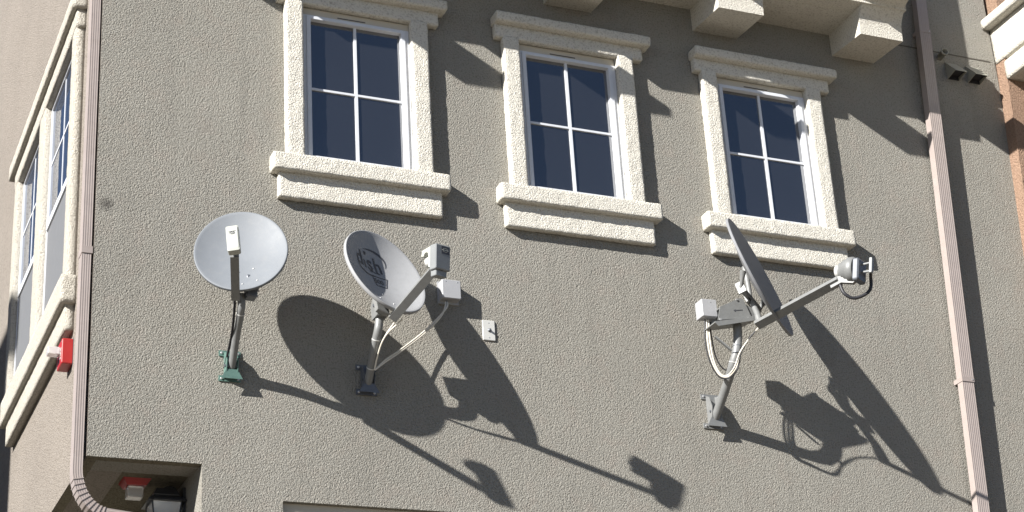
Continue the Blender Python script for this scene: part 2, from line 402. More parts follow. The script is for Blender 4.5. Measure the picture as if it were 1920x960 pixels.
# ---- side windows (in the lit side wall, seen at a grazing angle)
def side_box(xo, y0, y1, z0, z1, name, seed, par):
    return MB().rough_box(xo, XC+.004, y0, y1, z0, z1, res=.022, rad=.006, amp=.0016, seed=seed).build(name, M['trim_side_dimmed'], par, weld=True)
def side_window(y0, y1, first):
    xf = 1.284; z0, z1 = -.565, .861; fr = MB()
    b_ = .022
    fr.box(xf, XC+.002, y0, y0+b_, z0, z1); fr.box(xf, XC+.002, y1-b_, y1, z0, z1)
    fr.box(xf, XC+.002, y0+b_, y1-b_, z1-b_, z1); fr.box(xf, XC+.002, y0+b_, y1-b_, z0, z0+b_)
    fr.box(xf-.004, XC+.002, y0+b_, y1-b_, .085, .125)
    f = fr.build('window', M['vinyl'], bld)
    MB().box(xf+.010, xf+.0135, y0+b_, y1-b_, .1255, z1-b_).build('pane', M['sideglass'], f)
    MB().box(xf+.005, xf+.009, y0+b_, y1-b_, z0+b_, .0845).build('insect_screen', M['screen'], f)
    MB().box(xf+.0075, xf+.0098, (y0+y1)/2-.007, (y0+y1)/2+.007, .126, z1-b_).build('muntin', M['vinyl'], f)
    MB().box(xf+.0073, xf+.0096, y0+b_, y1-b_, .483, .497).build('muntin', M['vinyl'], f)
    return f
f1 = side_window(.575, 1.362, True); f2 = side_window(1.562, 2.318, False)
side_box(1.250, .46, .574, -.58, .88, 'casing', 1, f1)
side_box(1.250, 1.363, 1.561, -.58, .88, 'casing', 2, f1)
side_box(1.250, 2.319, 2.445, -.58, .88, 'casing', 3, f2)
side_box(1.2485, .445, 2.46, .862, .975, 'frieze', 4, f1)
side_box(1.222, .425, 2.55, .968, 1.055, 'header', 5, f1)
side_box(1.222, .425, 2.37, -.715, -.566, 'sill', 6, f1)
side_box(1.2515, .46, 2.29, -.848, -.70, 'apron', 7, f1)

# unseen block added at left to cast shade on the side wall's far end
nb = thing('shade_block', 'unseen plain stucco block added left of the apartment building to cast shade', 'building', (-9, 5, -6))
mb = MB(); mb.box(-14, -5.5, -.62, 11, -6, 3.62); mb.build('wall', M['wall2'], nb)
mb = MB(); mb.box(-14.1, -5.42, -.70, 11.1, 3.621, 3.94); mb.build('block_cap', M['trim'], nb)
for y_ in (2.0, 5.0, 8.0):  # invented windows dress the added block
    f_ = MB().box(-5.53, -5.47, y_, y_+1.0, .2, 1.6).build('window', M['vinyl'], nb)
    MB().box(-5.469, -5.462, y_+.06, y_+.94, .26, 1.54).build('pane', M['glass'], f_)

# ------------------------------------------------------------------ downspouts
def ribbed(w_, d_, n=5, rib=.0035):
    """rectangular downspout profile with grooves on the two wide faces (x = width, y = depth)"""
    p = []
    for i in range(n*2+1):
        t = -w_/2+w_*i/(n*2); p.append((t, -d_/2+(rib if i % 2 else 0)))
    for i in range(n*2+1):
        t = w_/2-w_*i/(n*2); p.append((t, d_/2-(rib if i % 2 else 0)))
    return p
dl = thing('downspout', 'ribbed pinkish beige downspout down the left corner curving right under the overhang', 'downspout', (1.27, .04, -1.9), 'ribbed rainwater downspouts')
path = [(1.2705,.042,4.4),(1.2705,.042,2),(1.2690,.042,.5),(1.2665,.042,-.6),(1.2625,.042,-1.70)]
cx, cz, rad = 1.2625+.15, -1.70, .15
for k in range(1, 13):
    a = R(180+7.2*k); jog = .0025 if k % 2 else 0
    path.append((cx+(rad)*math.cos(a), .042, cz+(rad)*math.sin(a)*1.35))
path.append((1.62, .042, -1.925)); path.append((1.80, .042, -1.945))
mb = MB(); mb.tube(path, 1.0, prof=[(p[1], p[0]) for p in ribbed(.043, .078, 4, .0010)], upv=(1,0,0), smooth=False)
pipe_l = mb.build('pipe', M['spout'], dl)
el_ = MB()
for k in range(2, 12):
    a = R(180+7.2*k); c = Vector((cx+rad*math.cos(a), .042, cz+rad*math.sin(a)*1.35))
    t = Vector((-math.sin(a), 0, 1.35*math.cos(a))).normalized(); nrm = Vector((-t.z, 0, t.x))
    el_.obox(c, (nrm, (0,1,0), t), (.0238, .0415, .0022))
el_.build('elbow_crimp', M['spout'], dl)
st = MB(); st.box(1.2425, 1.2938, -.001, .085, -.640, -.605); st.build('strap', M['spout'], dl)
dr = thing('downspout', 'ribbed pinkish beige downspout running down the wall right of the third window', 'downspout', (6.15, -.045, -6), 'ribbed rainwater downspouts')
def xr(z): return 6.2265+.048*(z+.07)
mb = MB(); mb.tube([(xr(z), -.052, z) for z in (4.4, 2.5, 1.44)], 1.0, prof=ribbed(.074, .047, 6, .0014), upv=(0,1,0), smooth=False)
mb.tube([(xr(z), -.052, z) for z in (1.446, .5, -.5, -.86)], 1.0, prof=ribbed(.079, .051, 6, .0014), upv=(0,1,0), smooth=False)
mb.tube([(xr(z), -.052, z) for z in (-.855, -3, -5.9)], 1.0, prof=ribbed(.075, .048, 6, .0014), upv=(0,1,0), smooth=False)
mb.build('pipe', M['spout'], dr)
for z in (1.455, -.845):
    b2 = MB(); b2.box(xr(z)-.0415, xr(z)+.0415, -.0795, -.0005, z-.0135, z+.0135); b2.box(xr(z)+.0415, xr(z)+.060, -.003, -.0005, z-.0135, z+.0135)
    sp = b2.build('strap', M['spout'], dr)
    MB().lathe((xr(z)+.028, -.0795, z), (0,-1,0), [(.004,0),(.004,.003)], 8).build('screw', M['zinc'], sp)

# ------------------------------------------------------------------ satellite dishes
def basis(azd, eld, rod):
    az_, el_2, ro = R(azd), R(eld), R(rod)
    n = Vector((math.sin(az_)*math.cos(el_2), -math.cos(az_)*math.cos(el_2), math.sin(el_2)))
    r0 = Vector((math.cos(az_), math.sin(az_), 0)); u0 = -n.cross(r0)
    if u0.z < 0: u0 = -u0
    return n, math.cos(ro)*r0+math.sin(ro)*u0, -math.sin(ro)*r0+math.cos(ro)*u0
ROLL2, ROLL3 = 30, 28
class Dish:
    def __init__(s, c, ang, a, b, dep, lip):
        s.c = Vector(c); s.n, s.r, s.u = basis(*ang); s.a, s.b, s.dep, s.lip = a, b, dep, lip
    def P(s, x, y, h=0): return s.c+s.r*x+s.u*y+s.n*h
    def surf(s, x, y, off=0):
        q = (x/s.a)**2+(y/s.b)**2
        return s.P(x, y, -s.dep*(1-q)+off)
    def mesh(s):
        mb = MB(); seg = 96
        rings = []
        for t in [0.04+0.96*i/22 for i in range(23)]: rings.append([(t, -s.dep*(1-t*t))]*1)
        prof = [(t[0][0], t[0][1], 0) for t in rings]
        prof += [(1, .0, .0025), (1, -.0006, .0045), (1, -.003, .0058), (1, -s.lip*.6, .0062), (1, -s.lip, .0060), (1, -s.lip-.0005, .0035), (1, -s.lip*.6, .001)]
        prof += [(t, -s.dep*(1-t*t)-.004, -.001) for t in [1-.96*i/16 for i in range(1, 17)]]
        vs = []
        for t, h, o in prof:
            for k in range(seg):
                an = 2*math.pi*k/seg; vs.append(s.P((s.a*t+o)*math.cos(an), (s.b*t+o)*math.sin(an), h))
        fs = []
        for i in range(len(prof)-1):
            for k in range(seg):
                j = (k+1) % seg; fs.append((i*seg+k, i*seg+j, (i+1)*seg+j, (i+1)*seg+k))
        n0 = len(prof)-1
        fs.append(tuple(reversed(range(seg)))); fs.append(tuple(range(n0*seg, n0*seg+seg)))
        mb.add(vs, fs, True); return mb
def foot(par, x, z, mat, h=.155, w_=.105, y=0):
    """wall foot: pressed plate with two flanges and a clevis that holds the mast"""
    mb = MB()
    mb.box(x-w_*.5, x+w_*.5, -.006, -.0005, z-h/2, z-h/2+.028)
    mb.box(x-w_*.5, x+w_*.5, -.006, -.0005, z+h/2-.028, z+h/2)
    mb.box(x-w_*.24, x+w_*.24, -.0055, -.0008, z-h/2+.028, z+h/2-.028)
    for sx in (-1, 1):
        mb.prism([(-.0055, z-h/2+.01), (-.050, z-h*.30), (-.062, z+h*.05), (-.040, z+h*.36), (-.0055, z+h/2-.01)], x+sx*.027-.0018, x+sx*.027+.0018)
    mb.prism([(x-w_*.5, z-h/2+.0005), (x+w_*.5, z-h/2+.0005), (x+.027, z-h*.2), (x-.027, z-h*.2)], -.050, -.047, axis=1)
    o = mb.build('wall_foot', mat, par)
    for sx in (-1, 1):
        for sz in (-1, 1):
            MB().lathe((x+sx*w_*.38, -.006, z+sz*(h/2-.013)), (0,-1,0), [(.0065,0),(.0065,.004),(.003,.0055)], 6, False).build('bolt', M['zinc'], o)
    MB().lathe((x-.034, -.042, z-.012), (1,0,0), [(.007,0),(.007,.068)], 6, False).build('pivot_bolt', M['steel_dark'], o)
    return o
def decal(dish, polys, off=.0012, h=.0006):
    """thin printed shapes that follow the bowl; polys in dish-plane metres"""
    mb = MB()
    for poly in polys:
        N = len(poly); vs = [dish.surf(x, y, off) for x, y in poly]+[dish.surf(x, y, off-h) for x, y in poly]
        mb.add(vs, [tuple(range(N))]+[(i,i+N,(i+1)%N+N,(i+1)%N) for i in range(N)])
    return mb
def arc_poly(cx_, cy_, rx, ry, a0, a1, w0, w1, rot=0, n=26):
    """list of quads forming a tapering arc"""
    out = []; prev = None
    for i in range(n+1):
        t = i/n; a = R(a0+(a1-a0)*t); w_ = w0+(w1-w0)*math.sin(math.pi*t)
        ci = []
        for s_ in (-.5, .5):
            x = (rx+w_*s_)*math.cos(a); y = (ry+w_*s_)*math.sin(a)
            ci.append((cx_+x*math.cos(rot)-y*math.sin(rot), cy_+x*math.sin(rot)+y*math.cos(rot)))
        if prev: out.append([prev[0], ci[0], ci[1], prev[1]])
        prev = ci
    return out
def text_polys(txt, size, bold=0.0):
    """outline a word with Blender's own font and return triangles (x,y)"""
    cu_ = bpy.data.curves.new('lettering', 'FONT'); cu_.body = txt; cu_.size = size; cu_.resolution_u = 3; cu_.offset = bold
    ob = bpy.data.objects.new('lettering', cu_); COL.objects.link(ob)
    dg = bpy.context.evaluated_depsgraph_get(); me = bpy.data.meshes.new_from_object(ob.evaluated_get(dg))
    bm = bmesh.new(); bm.from_mesh(me); bmesh.ops.triangulate(bm, faces=bm.faces)
    polys = [[(v.co.x, v.co.y) for v in f.verts] for f in bm.faces]; bm.free()
    bpy.data.objects.remove(ob); bpy.data.curves.remove(cu_); bpy.data.meshes.remove(me)
    return polys
def place(polys, ox, oy, sx=1, sy=1, rot=0, shear=0):
    return [[(ox+(x*sx+y*shear)*math.cos(rot)-y*sy*math.sin(rot), oy+(x*sx+y*shear)*math.sin(rot)+y*sy*math.cos(rot)) for x, y in p] for p in polys]

# ---------------- dish 1 (left, facing the viewer)
D1 = Dish((1.925,-.312,-.683), (-22.8,16.3,14.2), .2145, .2395, .045, .014)
t1 = thing('satellite_dish', 'small pale grey satellite dish facing the viewer, leftmost, on a green wall foot', 'satellite dish', (1.955,0,-1.15), 'satellite dishes on the wall')
refl1 = D1.mesh().build('reflector', M['dish1'], t1, weld=False)
foot(t1, 1.955, -1.150, M['green'])
mb = MB(); mb.tube(smooth_path([(1.958,-.035,-1.165),(1.948,-.15,-1.055),(1.940,-.245,-.990),(1.936,-.285,-.955),(1.934,-.292,-.90)], 6), .0185, 20)
mast = mb.build('mast', M['arm'], t1)
MB().lathe((1.9395,-.252,-.984), (-.03,-.62,.5), [(.0202,0),(.0202,.005)], 20).build('cable_tie', M['white_pl'], mast)
bc = D1.P(0,-.150,-.060)
mb = MB(); mb.obox(bc, (D1.r, D1.u, D1.n), (.033,.065,.012), .004)
mb.obox(bc-D1.n*.012-D1.u*.03, ((1,0,0),(0,0,1),(0,1,0)), (.026,.055,.030), .006)
mb.lathe((1.903,-.30,-.905), (1,0,0), [(.009,0),(.009,.062)], 6, False)
mb.build('bracket', M['steel_dark'], t1)
a0 = Vector((1.892,-.345,-.938)); a1 = Vector((1.812,-.625,-.862))
def rect_tube(p0, p1, w_, h_, upv=(0,0,1), roll=0):
    c_, s_ = math.cos(R(roll)), math.sin(R(roll))
    q = MB(); q.tube([p0, p1], 1.0, prof=[(x*c_-y*s_, x*s_+y*c_) for x, y in ((-w_,-h_),(w_,-h_),(w_,h_),(-w_,h_))], upv=upv, smooth=False); return q
rect_tube(a0+(a0-a1)*.06, a1, .0195, .012).build('feed_arm', M['arm'], t1)
# feed head: long rounded block standing on the arm end, flat face away from the bowl
hc = Vector((1.800,-.648, -.800)); fn = (hc-D1.c).normalized()
ru = Vector((.012,.30,.95)).normalized(); fn = (fn-ru*fn.dot(ru)).normalized(); rr_ = fn.cross(ru).normalized()
mb = MB(); mb.obox(hc, (rr_, ru, fn), (.0285,.074,.021), .009)
head = mb.build('feed_head', M['lnb'], t1)
MB().lathe(hc-fn*.02+ru*.03, -fn, [(.019,0),(.021,.012),(.021,.035),(.017,.040)], 20).build('feed_horn', M['white_pl'], head)
lg = MB()
def flat_on(mbx, c, xa, ya, na, polys, off=.0008):
    for p in polys:
        N = len(p); mbx.add([c+xa*x+ya*y+na*off for x, y in p]+[c+xa*x+ya*y-na*.0005 for x, y in p], [tuple(range(N))]+[(i,i+N,(i+1)%N+N,(i+1)%N) for i in range(N)])
fc = hc+fn*.021
xa = -rr_ if rr_.dot(cr) < 0 else rr_
flat_on(lg, fc+ru*.028, xa, ru, fn, arc_poly(0,-.001,.0125,.0085,0,360,.0016,.0016)+[[(-.017,.0055),(.017,.009),(.017,.0115),(-.017,.008)]]+place(text_polys('G5',.016,.0004), -.009,-.006))
lg.build('logo', M['ink'], head)
for k, off in enumerate((0, .006)):
    MB().tube(smooth_path([(1.895+off,-.31,-.935),(1.905+off,-.26,-.985),(1.918+off,-.18,-1.04),(1.928+off,-.09,-1.085),(1.925,-.012,-1.165)], 8), .0032, 8).build('cable', M['black'], t1)
for x_, y_ in ((.035,-.10),(-.035,-.10),(.035,-.195),(-.035,-.195)):
    MB().lathe(D1.surf(x_, y_, .0), D1.n, [(.0048,0),(.0048,.0015),(.002,.0028)], 10).build('bolt', M['zinc'], refl1)

# ---------------- dish 2 (middle, with printing)
D2 = Dish((2.664,-.262,-.677), (20.7,24.1,-12.2), .231, .277, .070, .018)
t2 = thing('satellite_dish', 'grey satellite dish with dark lettering printed on its bowl, the middle one of the three', 'satellite dish', (2.636,0,-1.157), 'satellite dishes on the wall')
refl2 = D2.mesh().build('reflector', M['dish2'], t2)
foot(t2, 2.636, -1.157, M['steel_dark'])
mb = MB(); mb.tube(smooth_path([(2.634,-.035,-1.185),(2.628,-.11,-1.12),(2.622,-.185,-1.045),(2.624,-.232,-.985),(2.630,-.238,-.93),(2.632,-.238,-.89)], 6), .0205, 20)
mast = mb.build('mast', M['arm'], t2)
MB().lathe((2.6225,-.205,-1.024), (.0,-.55,.62), [(.0222,0),(.0222,.005)], 20).build('cable_tie', M['white_pl'], mast)
MB().lathe((2.629,-.10,-1.130), (-.05,-.7,.62), [(.0222,0),(.0222,.005)], 20).build('cable_tie', M['white_pl'], mast)
bc = D2.P(.0,-.170,-.080)
mb = MB(); mb.obox(bc, (D2.r, D2.u, D2.n), (.036,.070,.012), .004)
mb.prism([(-.205,-.925),(-.285,-.925),(-.300,-.86),(-.235,-.80),(-.190,-.85)], 2.604, 2.610)
mb.prism([(-.205,-.925),(-.285,-.925),(-.300,-.86),(-.235,-.80),(-.190,-.85)], 2.654, 2.660)
mb.box(2.6102, 2.6538, -.285, -.205, -.925, -.918)
mb.build('bracket', M['arm'], t2)
MB().lathe((2.598,-.245,-.862), (1,0,0), [(.009,0),(.009,.068)], 6, False).build('pivot_bolt', M['steel_dark'], t2)
a0 = Vector((2.662,-.335,-.962)); a1 = Vector((2.768,-.620,-.824))
rect_tube(a0, a1, .021, .012, roll=ROLL2).build('feed_arm', M['arm'], t2)
mb = MB(); mb.tube([a1-(a1-a0)*.17, a1-(a1-a0)*.05, a1+(a1-a0)*.06], 1.0, prof=[(-.02,-.02),(.02,-.02),(.02,.02),(-.02,.02)], upv=(0,0,1), smooth=False)
# head: box, face away from the bowl, with an arched horn bracket towards it
hc = Vector((2.794,-.650,-.768)); fn = Vector((.30,-.93,-.12)).normalized(); ru = Vector((-.03,.0,1)); ru = (ru-fn*ru.dot(fn)).normalized(); rr_ = ru.cross(fn).normalized()
hb = MB(); hb.obox(hc, (rr_, ru, fn), (.044,.062,.024), .006)
hb.obox(hc-ru*.070+fn*.0-fn*.008, (rr_, ru, fn), (.034,.022,.020), .006)
head = hb.build('feed_head', M['lnb_grey'], t2)
ar = MB()
pl = []
for k in range(13): a = R(15+150*k/12); pl.append((math.cos(a)*.030, math.sin(a)*.028))
o = hc-fn*.058+ru*.012
prof2 = [(.034,.050),(-.034,.040),(-.040,.012),(-.022,.010)]+[(-.022+.018*(1-math.cos(R(180*k/8))), .010-.0*k+.016*math.sin(R(180*k/8))) for k in range(1,8)]+[(.014,-.050),(.034,-.058)]
vs = []
for sx in (-.036, .036):
    for p in prof2: vs.append(o+fn*p[0]+ru*p[1]+rr_*sx)
N = len(prof2)
ar.add(vs, [(i,(i+1)%N,(i+1)%N+N,i+N) for i in range(N)]+[tuple(reversed(range(N))), tuple(range(N,2*N))])
ar.build('horn_housing', M['lnb'], head)
for sx in (-.0, ):
    MB().lathe(hc-fn*.040-ru*.000, -fn, [(.018,0),(.020,.02),(.026,.036),(.026,.046),(.022,.050)], 22).build('feed_horn', M['white_pl'], head)
lb = MB(); xa = rr_ if rr_.dot(cr) > 0 else -rr_
fc = hc+fn*.024
flat_on(lb, fc+ru*.036+xa*.012, xa, ru, fn, [[(-.024,-.019),(.024,-.019),(.024,.019),(-.024,.019)]])
lbl = lb.build('label', M['ink'], head)
lk = MB(); random.seed(3)
qs = []
for i in range(7):
    for j in range(5):
        if random.random() < .48: qs.append([(-.019+i*.0055,-.014+j*.0058),(-.0150+i*.0055,-.014+j*.0058),(-.0150+i*.0055,-.0105+j*.0058),(-.019+i*.0055,-.0105+j*.0058)])
flat_on(lk, fc+ru*.036+xa*.012, xa, ru, fn, arc_poly(0,0,.014,.009,0,360,.002,.002)+[[(-.019,-.0015),(.019,-.0015),(.019,.0015),(-.019,.0015)]], .0016)
lk.build('label_mark', M['lnb'], lbl)
flat_on(lb2 := MB(), fc-ru*.060-fn*.008+xa*-.006, xa, ru, fn, [[(-.012,-.003),(.010,-.005),(.012,.000),(-.010,.003)]])
lb2.build('label', M['ink'], head)
# printing on the bowl
rot2 = .187
bl = Vector((-.130, .044)); e_ = Vector((math.cos(rot2), math.sin(rot2)))
def put(ch, t, size, sx, sy, dy=0.0, b_=.0016):
    q = bl+e_*t; return place(text_polys(ch, size, b_), q.x-dy*e_.y, q.y+dy*e_.x, sx, sy, rot2, -.10)
P_ = put('d', .000, .132, .74, .92) + put('\u0131', .052, .105, .80, .90, -.006) + put('s', .074, .132, .80, .95, -.012) + put('h', .120, .132, .74, .92, -.016)
P_ += arc_poly(-.080, .135, .006, .006, 0, 360, .008, .008, 0, 12)
P_ += arc_poly(-.035, .108, .088, .064, -20, 125, .001, .011, rot2)
P_ += arc_poly(-.048, .072, .082, .062, 165, 292, .001, .012, rot2)
bx = [(-.035,.018),(.059,.030),(.047,-.045),(-.018,-.052)]
def frame_polys(q, t):
    c = (sum(p[0] for p in q)/4, sum(p[1] for p in q)/4); inn = [(p[0]+(c[0]-p[0])*t, p[1]+(c[1]-p[1])*t) for p in q]; out = []
    l = lambda u, v, s_: (u[0]+(v[0]-u[0])*s_, u[1]+(v[1]-u[1])*s_)
    for i in range(4):
        a, b, ia, ib = q[i], q[(i+1)%4], inn[i], inn[(i+1)%4]
        for k in range(6): out.append([l(a,b,k/6), l(a,b,(k+1)/6), l(ia,ib,(k+1)/6), l(ia,ib,k/6)])
    return out
P_ += frame_polys(bx, .13)
P_ += place(text_polys('500', .046, .0006), -.020, -.030, .80, 1.0, .08, -.08)
P_ += place(text_polys('NETWORK', .012, .0002), -.044, .036, 1.1, 1.0, .14)
decal(D2, P_, .0016).build('lettering', M['ink'], refl2)
for x_, y_ in ((.0,-.125),(.04,-.2),(-.04,-.2)):
    MB().lathe(D2.surf(x_, y_, .0), D2.n, [(.0048,0),(.0048,.0015),(.002,.0028)], 10).build('bolt', M['zinc'], refl2)
for k, dz in enumerate((0, .010)):
    MB().tube(smooth_path([(3.070-dz,-.035,-.706),(3.060-dz,-.05,-.74),(3.020,-.055,-.792-dz),(2.92,-.06,-.898-dz*1.2),(2.79,-.085,-1.012-dz),(2.70,-.115,-1.085-dz),(2.640,-.13,-1.148)], 8), .0042, 8).build('cable', M['cable'], t2)
for k, dz in enumerate((0, .018)):
    MB().tube(smooth_path([(2.690+dz,-.345,-.958-dz*.3),(2.672+dz*.6,-.32,-.982-dz*.4),(2.655,-.285,-1.010-dz*.3),(2.640,-.235,-1.05),(2.640,-.16,-1.10),(2.640,-.12,-1.145)], 6), .004, 8).build('cable', M['cable'], t2)

# ---------------- dish 3 (right, edge on)
D3 = Dish((4.725,-.366,-.511), (44.2,17.1,-5.8), .395, .326, .050, .014)
t3 = thing('satellite_dish', 'large dark grey satellite dish seen edge-on, rightmost, feed arm pointing right', 'satellite dish', (4.553,0,-1.155), 'satellite dishes on the wall')
refl3 = D3.mesh().build('reflector', M['dish3'], t3)
foot(t3, 4.553, -1.155, M['arm'], .19, .115)
mb = MB(); mb.tube(smooth_path([(4.552,-.035,-1.20),(4.552,-.13,-1.12),(4.548,-.225,-1.045),(4.545,-.285,-.990),(4.558,-.31,-.93),(4.570,-.315,-.86),(4.578,-.315,-.78)], 6), .0235, 20)
mast = mb.build('mast', M['arm'], t3)
for z, x_ in ((-.905,4.562),(-.945,4.554)):
    MB().lathe((x_,-.313,z), (.1,0,1), [(.0250,0),(.0250,.0035)], 20).build('mast_band', M['steel_dark'], mast)
MB().lathe((4.546,-.290,-.985), (.05,-.4,.8), [(.0258,0),(.0258,.004)], 20).build('cable_tie', M['white_pl'], mast)
rect_tube(Vector((4.462,-.27,-.842)), Vector((4.548,-.28,-.915)), .008, .004).build('strut', M['arm'], t3)
hs = MB()
sidep = [(4.448,-.778),(4.468,-.702),(4.590,-.640),(4.612,-.642),(4.652,-.745)]
hs.prism(sidep, -.345, -.340, axis=1); hs.prism(sidep, -.270, -.265, axis=1)
hs.prism([(4.468,-.702),(4.590,-.640),(4.590,-.646),(4.470,-.708)], -.340, -.270, axis=1)
hs.prism([(4.412,-.802),(4.665,-.748),(4.665,-.753),(4.412,-.808)], -.375, -.245, axis=1)
hs.prism([(4.412,-.808),(4.665,-.753),(4.655,-.770),(4.43,-.826)], -.375, -.371, axis=1)
mount = hs.build('mount', M['arm'], t3)
flat_on(mk := MB(), Vector((4.575,-.3455,-.712)), Vector((1,0,.14)).normalized(), Vector((0,0,1)), Vector((0,-1,0)), [[(-.030,0),(-.018,.008),(-.018,.003),(.026,.004),(.026,.000),(-.018,-.002),(-.018,-.008)]])
mk.build('arrow_mark', M['ink'], mount)
for x_, z_ in ((4.57,-.652),(4.46,-.775),(4.63,-.75)):
    MB().lathe((x_,-.345,z_), (0,-1,0), [(.006,0),(.006,.006)], 6, False).build('bolt', M['zinc'], mount)
lk3 = MB(); lk3.prism([(4.598,-.655),(4.682,-.690),(4.690,-.712),(4.655,-.760),(4.640,-.742)], -.335, -.330, axis=1)
lk3.lathe((4.665,-.29,-.742), (0,-1,0), [(.014,0),(.014,.055)], 14)
lk3.build('tilt_link', M['arm'], t3)
back = D3.P(0, 0, -.075)
sp = MB()
e1 = D3.surf(-.17, -.02, -.012); e2 = D3.surf(.15, -.05, -.012); e3 = D3.surf(0, .10, -.012)
b1 = D3.P(-.135, -.085, -.105); b2_ = D3.P(.13, -.10, -.095); bm3 = D3.P(0, -.092, -.10)
sp.tube([b1, b2_], 1.0, prof=[(-.010,-.014),(.010,-.014),(.010,.014),(-.010,.014)], smooth=False)
for e, b_ in ((e1, b1), (e2, b2_)):
    sp.tube([b_, b_.lerp(e, .5), e], [.010, .011, .019], 10)
sp.tube([bm3, e3], [.012,.018], 10)
sp.tube([bm3, Vector((4.652,-.402,-.745)), Vector((4.652,-.415,-.800))], [.014,.016,.020], 10)
sp.obox(b1, (D3.r, D3.u, D3.n), (.006,.034,.022), .002)
sp.obox(D3.P(-.01,-.09,-.112), (D3.r, D3.u, D3.n), (.035,.034,.010), .004)
sp.build('back_spider', M['arm'], t3)
a0 = Vector((4.640,-.405,-.812)); a1 = Vector((4.884,-.836,-.716))
rect_tube(a0, a1, .024, .012, (0,0,1), ROLL3).build('feed_arm', M['arm'], t3)
ad = (a1-a0).normalized()
fx = (Vector((4.66,-.43,-.575))-Vector((4.920,-.86,-.665))).normalized()
hc = Vector((4.915,-.862,-.668))
nk = MB(); nk.tube([a1-ad*.05, a1+ad*.015, hc-fx*.03+Vector((0,0,-.055)), hc-fx*.055+Vector((0,0,-.03))], 1.0, prof=[(-.014,-.021),(.014,-.021),(.014,.021),(-.014,.021)], smooth=False)
nk.build('feed_bracket', M['arm'], t3)
fb = MB(); fb.lathe(hc, fx, [(.060,-.055),(.066,-.045),(.066,-.020),(.056,-.012),(.056,0),(.050,.004),(.050,.014),(.043,.018),(.043,.030)], 28)
head = fb.build('feed_body', M['arm'], t3)
MB().lathe(hc+fx*.030, fx, [(.030,0),(.033,.005),(.033,.020),(.029,.024)], 24).build('horn_cap', M['white_pl'], head)
hz = MB(); side = fx.cross(Vector((0,0,1))).normalized(); upn = side.cross(fx).normalized()
hz.obox(hc-fx*.072-upn*.012, (side, upn, fx), (.048,.060,.018), .012); hz.build('electronics_housing', M['steel_dark'], head)
tl = MB(); q0 = hc-fx*.088
tl.tube([q0+upn*.022, q0+upn*.026-fx*.045], .006, 8); tl.tube([q0-upn*.018, q0-upn*.018-fx*.045], .006, 8)
tl.obox(q0-fx*.050+upn*.012, (side, upn, fx), (.011,.040,.008), .003)
tl.build('tail_bracket', M['lnb_grey'], head)
MB().tube(smooth_path([a1+Vector((.0,.0,-.02)), Vector((4.893,-.85,-.790)), Vector((4.935,-.865,-.818)), Vector((4.992,-.89,-.800)), Vector((5.022,-.90,-.765)), Vector((5.024,-.91,-.712)), q0-fx*.046-upn*.004], 8), .0088, 10).build('cable', M['black'], t3)
for k, (dx, dy) in enumerate(((0,0),(.011,-.006),(-.010,.008))):
    mt_ = M['cable'] if k < 2 else M['black']
    MB().tube(smooth_path([(4.427+dx,-.265,-.748),(4.421+dx,-.262+dy,-.869),(4.440+dx*.9,-.252+dy*.6,-.975),(4.478+dx*.3,-.250+dy*.6,-1.046+dx*.6),(4.517-dx*.3,-.268,-1.058+dx*.6),(4.536-dx*.8,-.322,-1.030+dx*.4),(4.563-dx*.5,-.338+dy*.4,-.950),(4.606,-.358,-.880),(4.645,-.388,-.832),(4.662,-.408,-.812)], 8), .0040, 8).build('cable', mt_, t3)
MB().tube(smooth_path([(4.445,-.262,-.752),(4.447,-.262,-.85),(4.468,-.252,-.955),(4.512,-.245,-1.010),(4.550,-.262,-1.005)], 8), .0036, 8).build('cable', M['black'], t3)

# ------------------------------------------------------------------ boxes on the wall
b1_ = thing('junction_box', 'small light grey cable box on the wall between middle dish and blank plate', 'junction box', (3.085,0,-.645), 'grey cable junction boxes')
mb = MB(); mb.obox((3.086,-.0325,-.642), ((1,0,0),(0,0,1),(0,1,0)), (.0515,.0515,.0275), .006); bb = mb.build('box', M['box'], b1_)
mb = MB(); mb.box(3.030,3.142,-.010,-.0005,-.705,-.585); mb.build('back_plate', M['box'], b1_)
mb = MB(); mb.lathe((3.068,-.030,-.700), (0,0,-1), [(.006,0),(.006,.012)], 10); mb.build('cable_gland', M['steel_dark'], b1_)
for x_ in (3.055, 3.118): MB().lathe((x_,-.060,-.602), (0,-1,0), [(.003,0),(.003,.0015)], 8).build('screw', M['zinc'], bb)
b2 = thing('junction_box', 'small light grey cable box behind the edge-on dish, left of its mount', 'junction box', (4.435,-.26,-.76), 'grey cable junction boxes')
mb = MB(); mb.obox((4.433,-.262,-.693), ((1,0,0.03),(0,0,1),(0,1,0)), (.045,.049,.036), .005); bb = mb.build('box', M['box'], b2)
mb = MB(); mb.box(4.438,4.482,-.245,-.240,-.79,-.745); mb.build('hanger', M['arm'], b2)
MB().lathe((4.44,-.298,-.66), (0,-1,0), [(.003,0),(.003,.0015)], 8).build('screw', M['zinc'], bb)
wp = thing('wall_plate', 'small white wall plate with a dark coaxial socket right of the middle dish', 'wall plate', (3.301,0,-.824))
mb = MB(); mb.obox((3.301,-.004,-.824), ((1,0,0),(0,0,1),(0,1,0)), (.034,.055,.0035), .003); mb.build('plate', M['white_pl'], wp)
mb = MB(); mb.lathe((3.303,-.0075,-.824), (0,-1,0), [(.0095,0),(.0095,.003),(.006,.0032),(.006,.014),(.003,.014)], 14); mb.build('socket', M['steel_dark'], wp)
for z in (-.784,-.864): MB().lathe((3.301,-.0075,z), (0,-1,0), [(.003,0),(.003,.0012)], 8).build('screw', M['zinc'], wp)

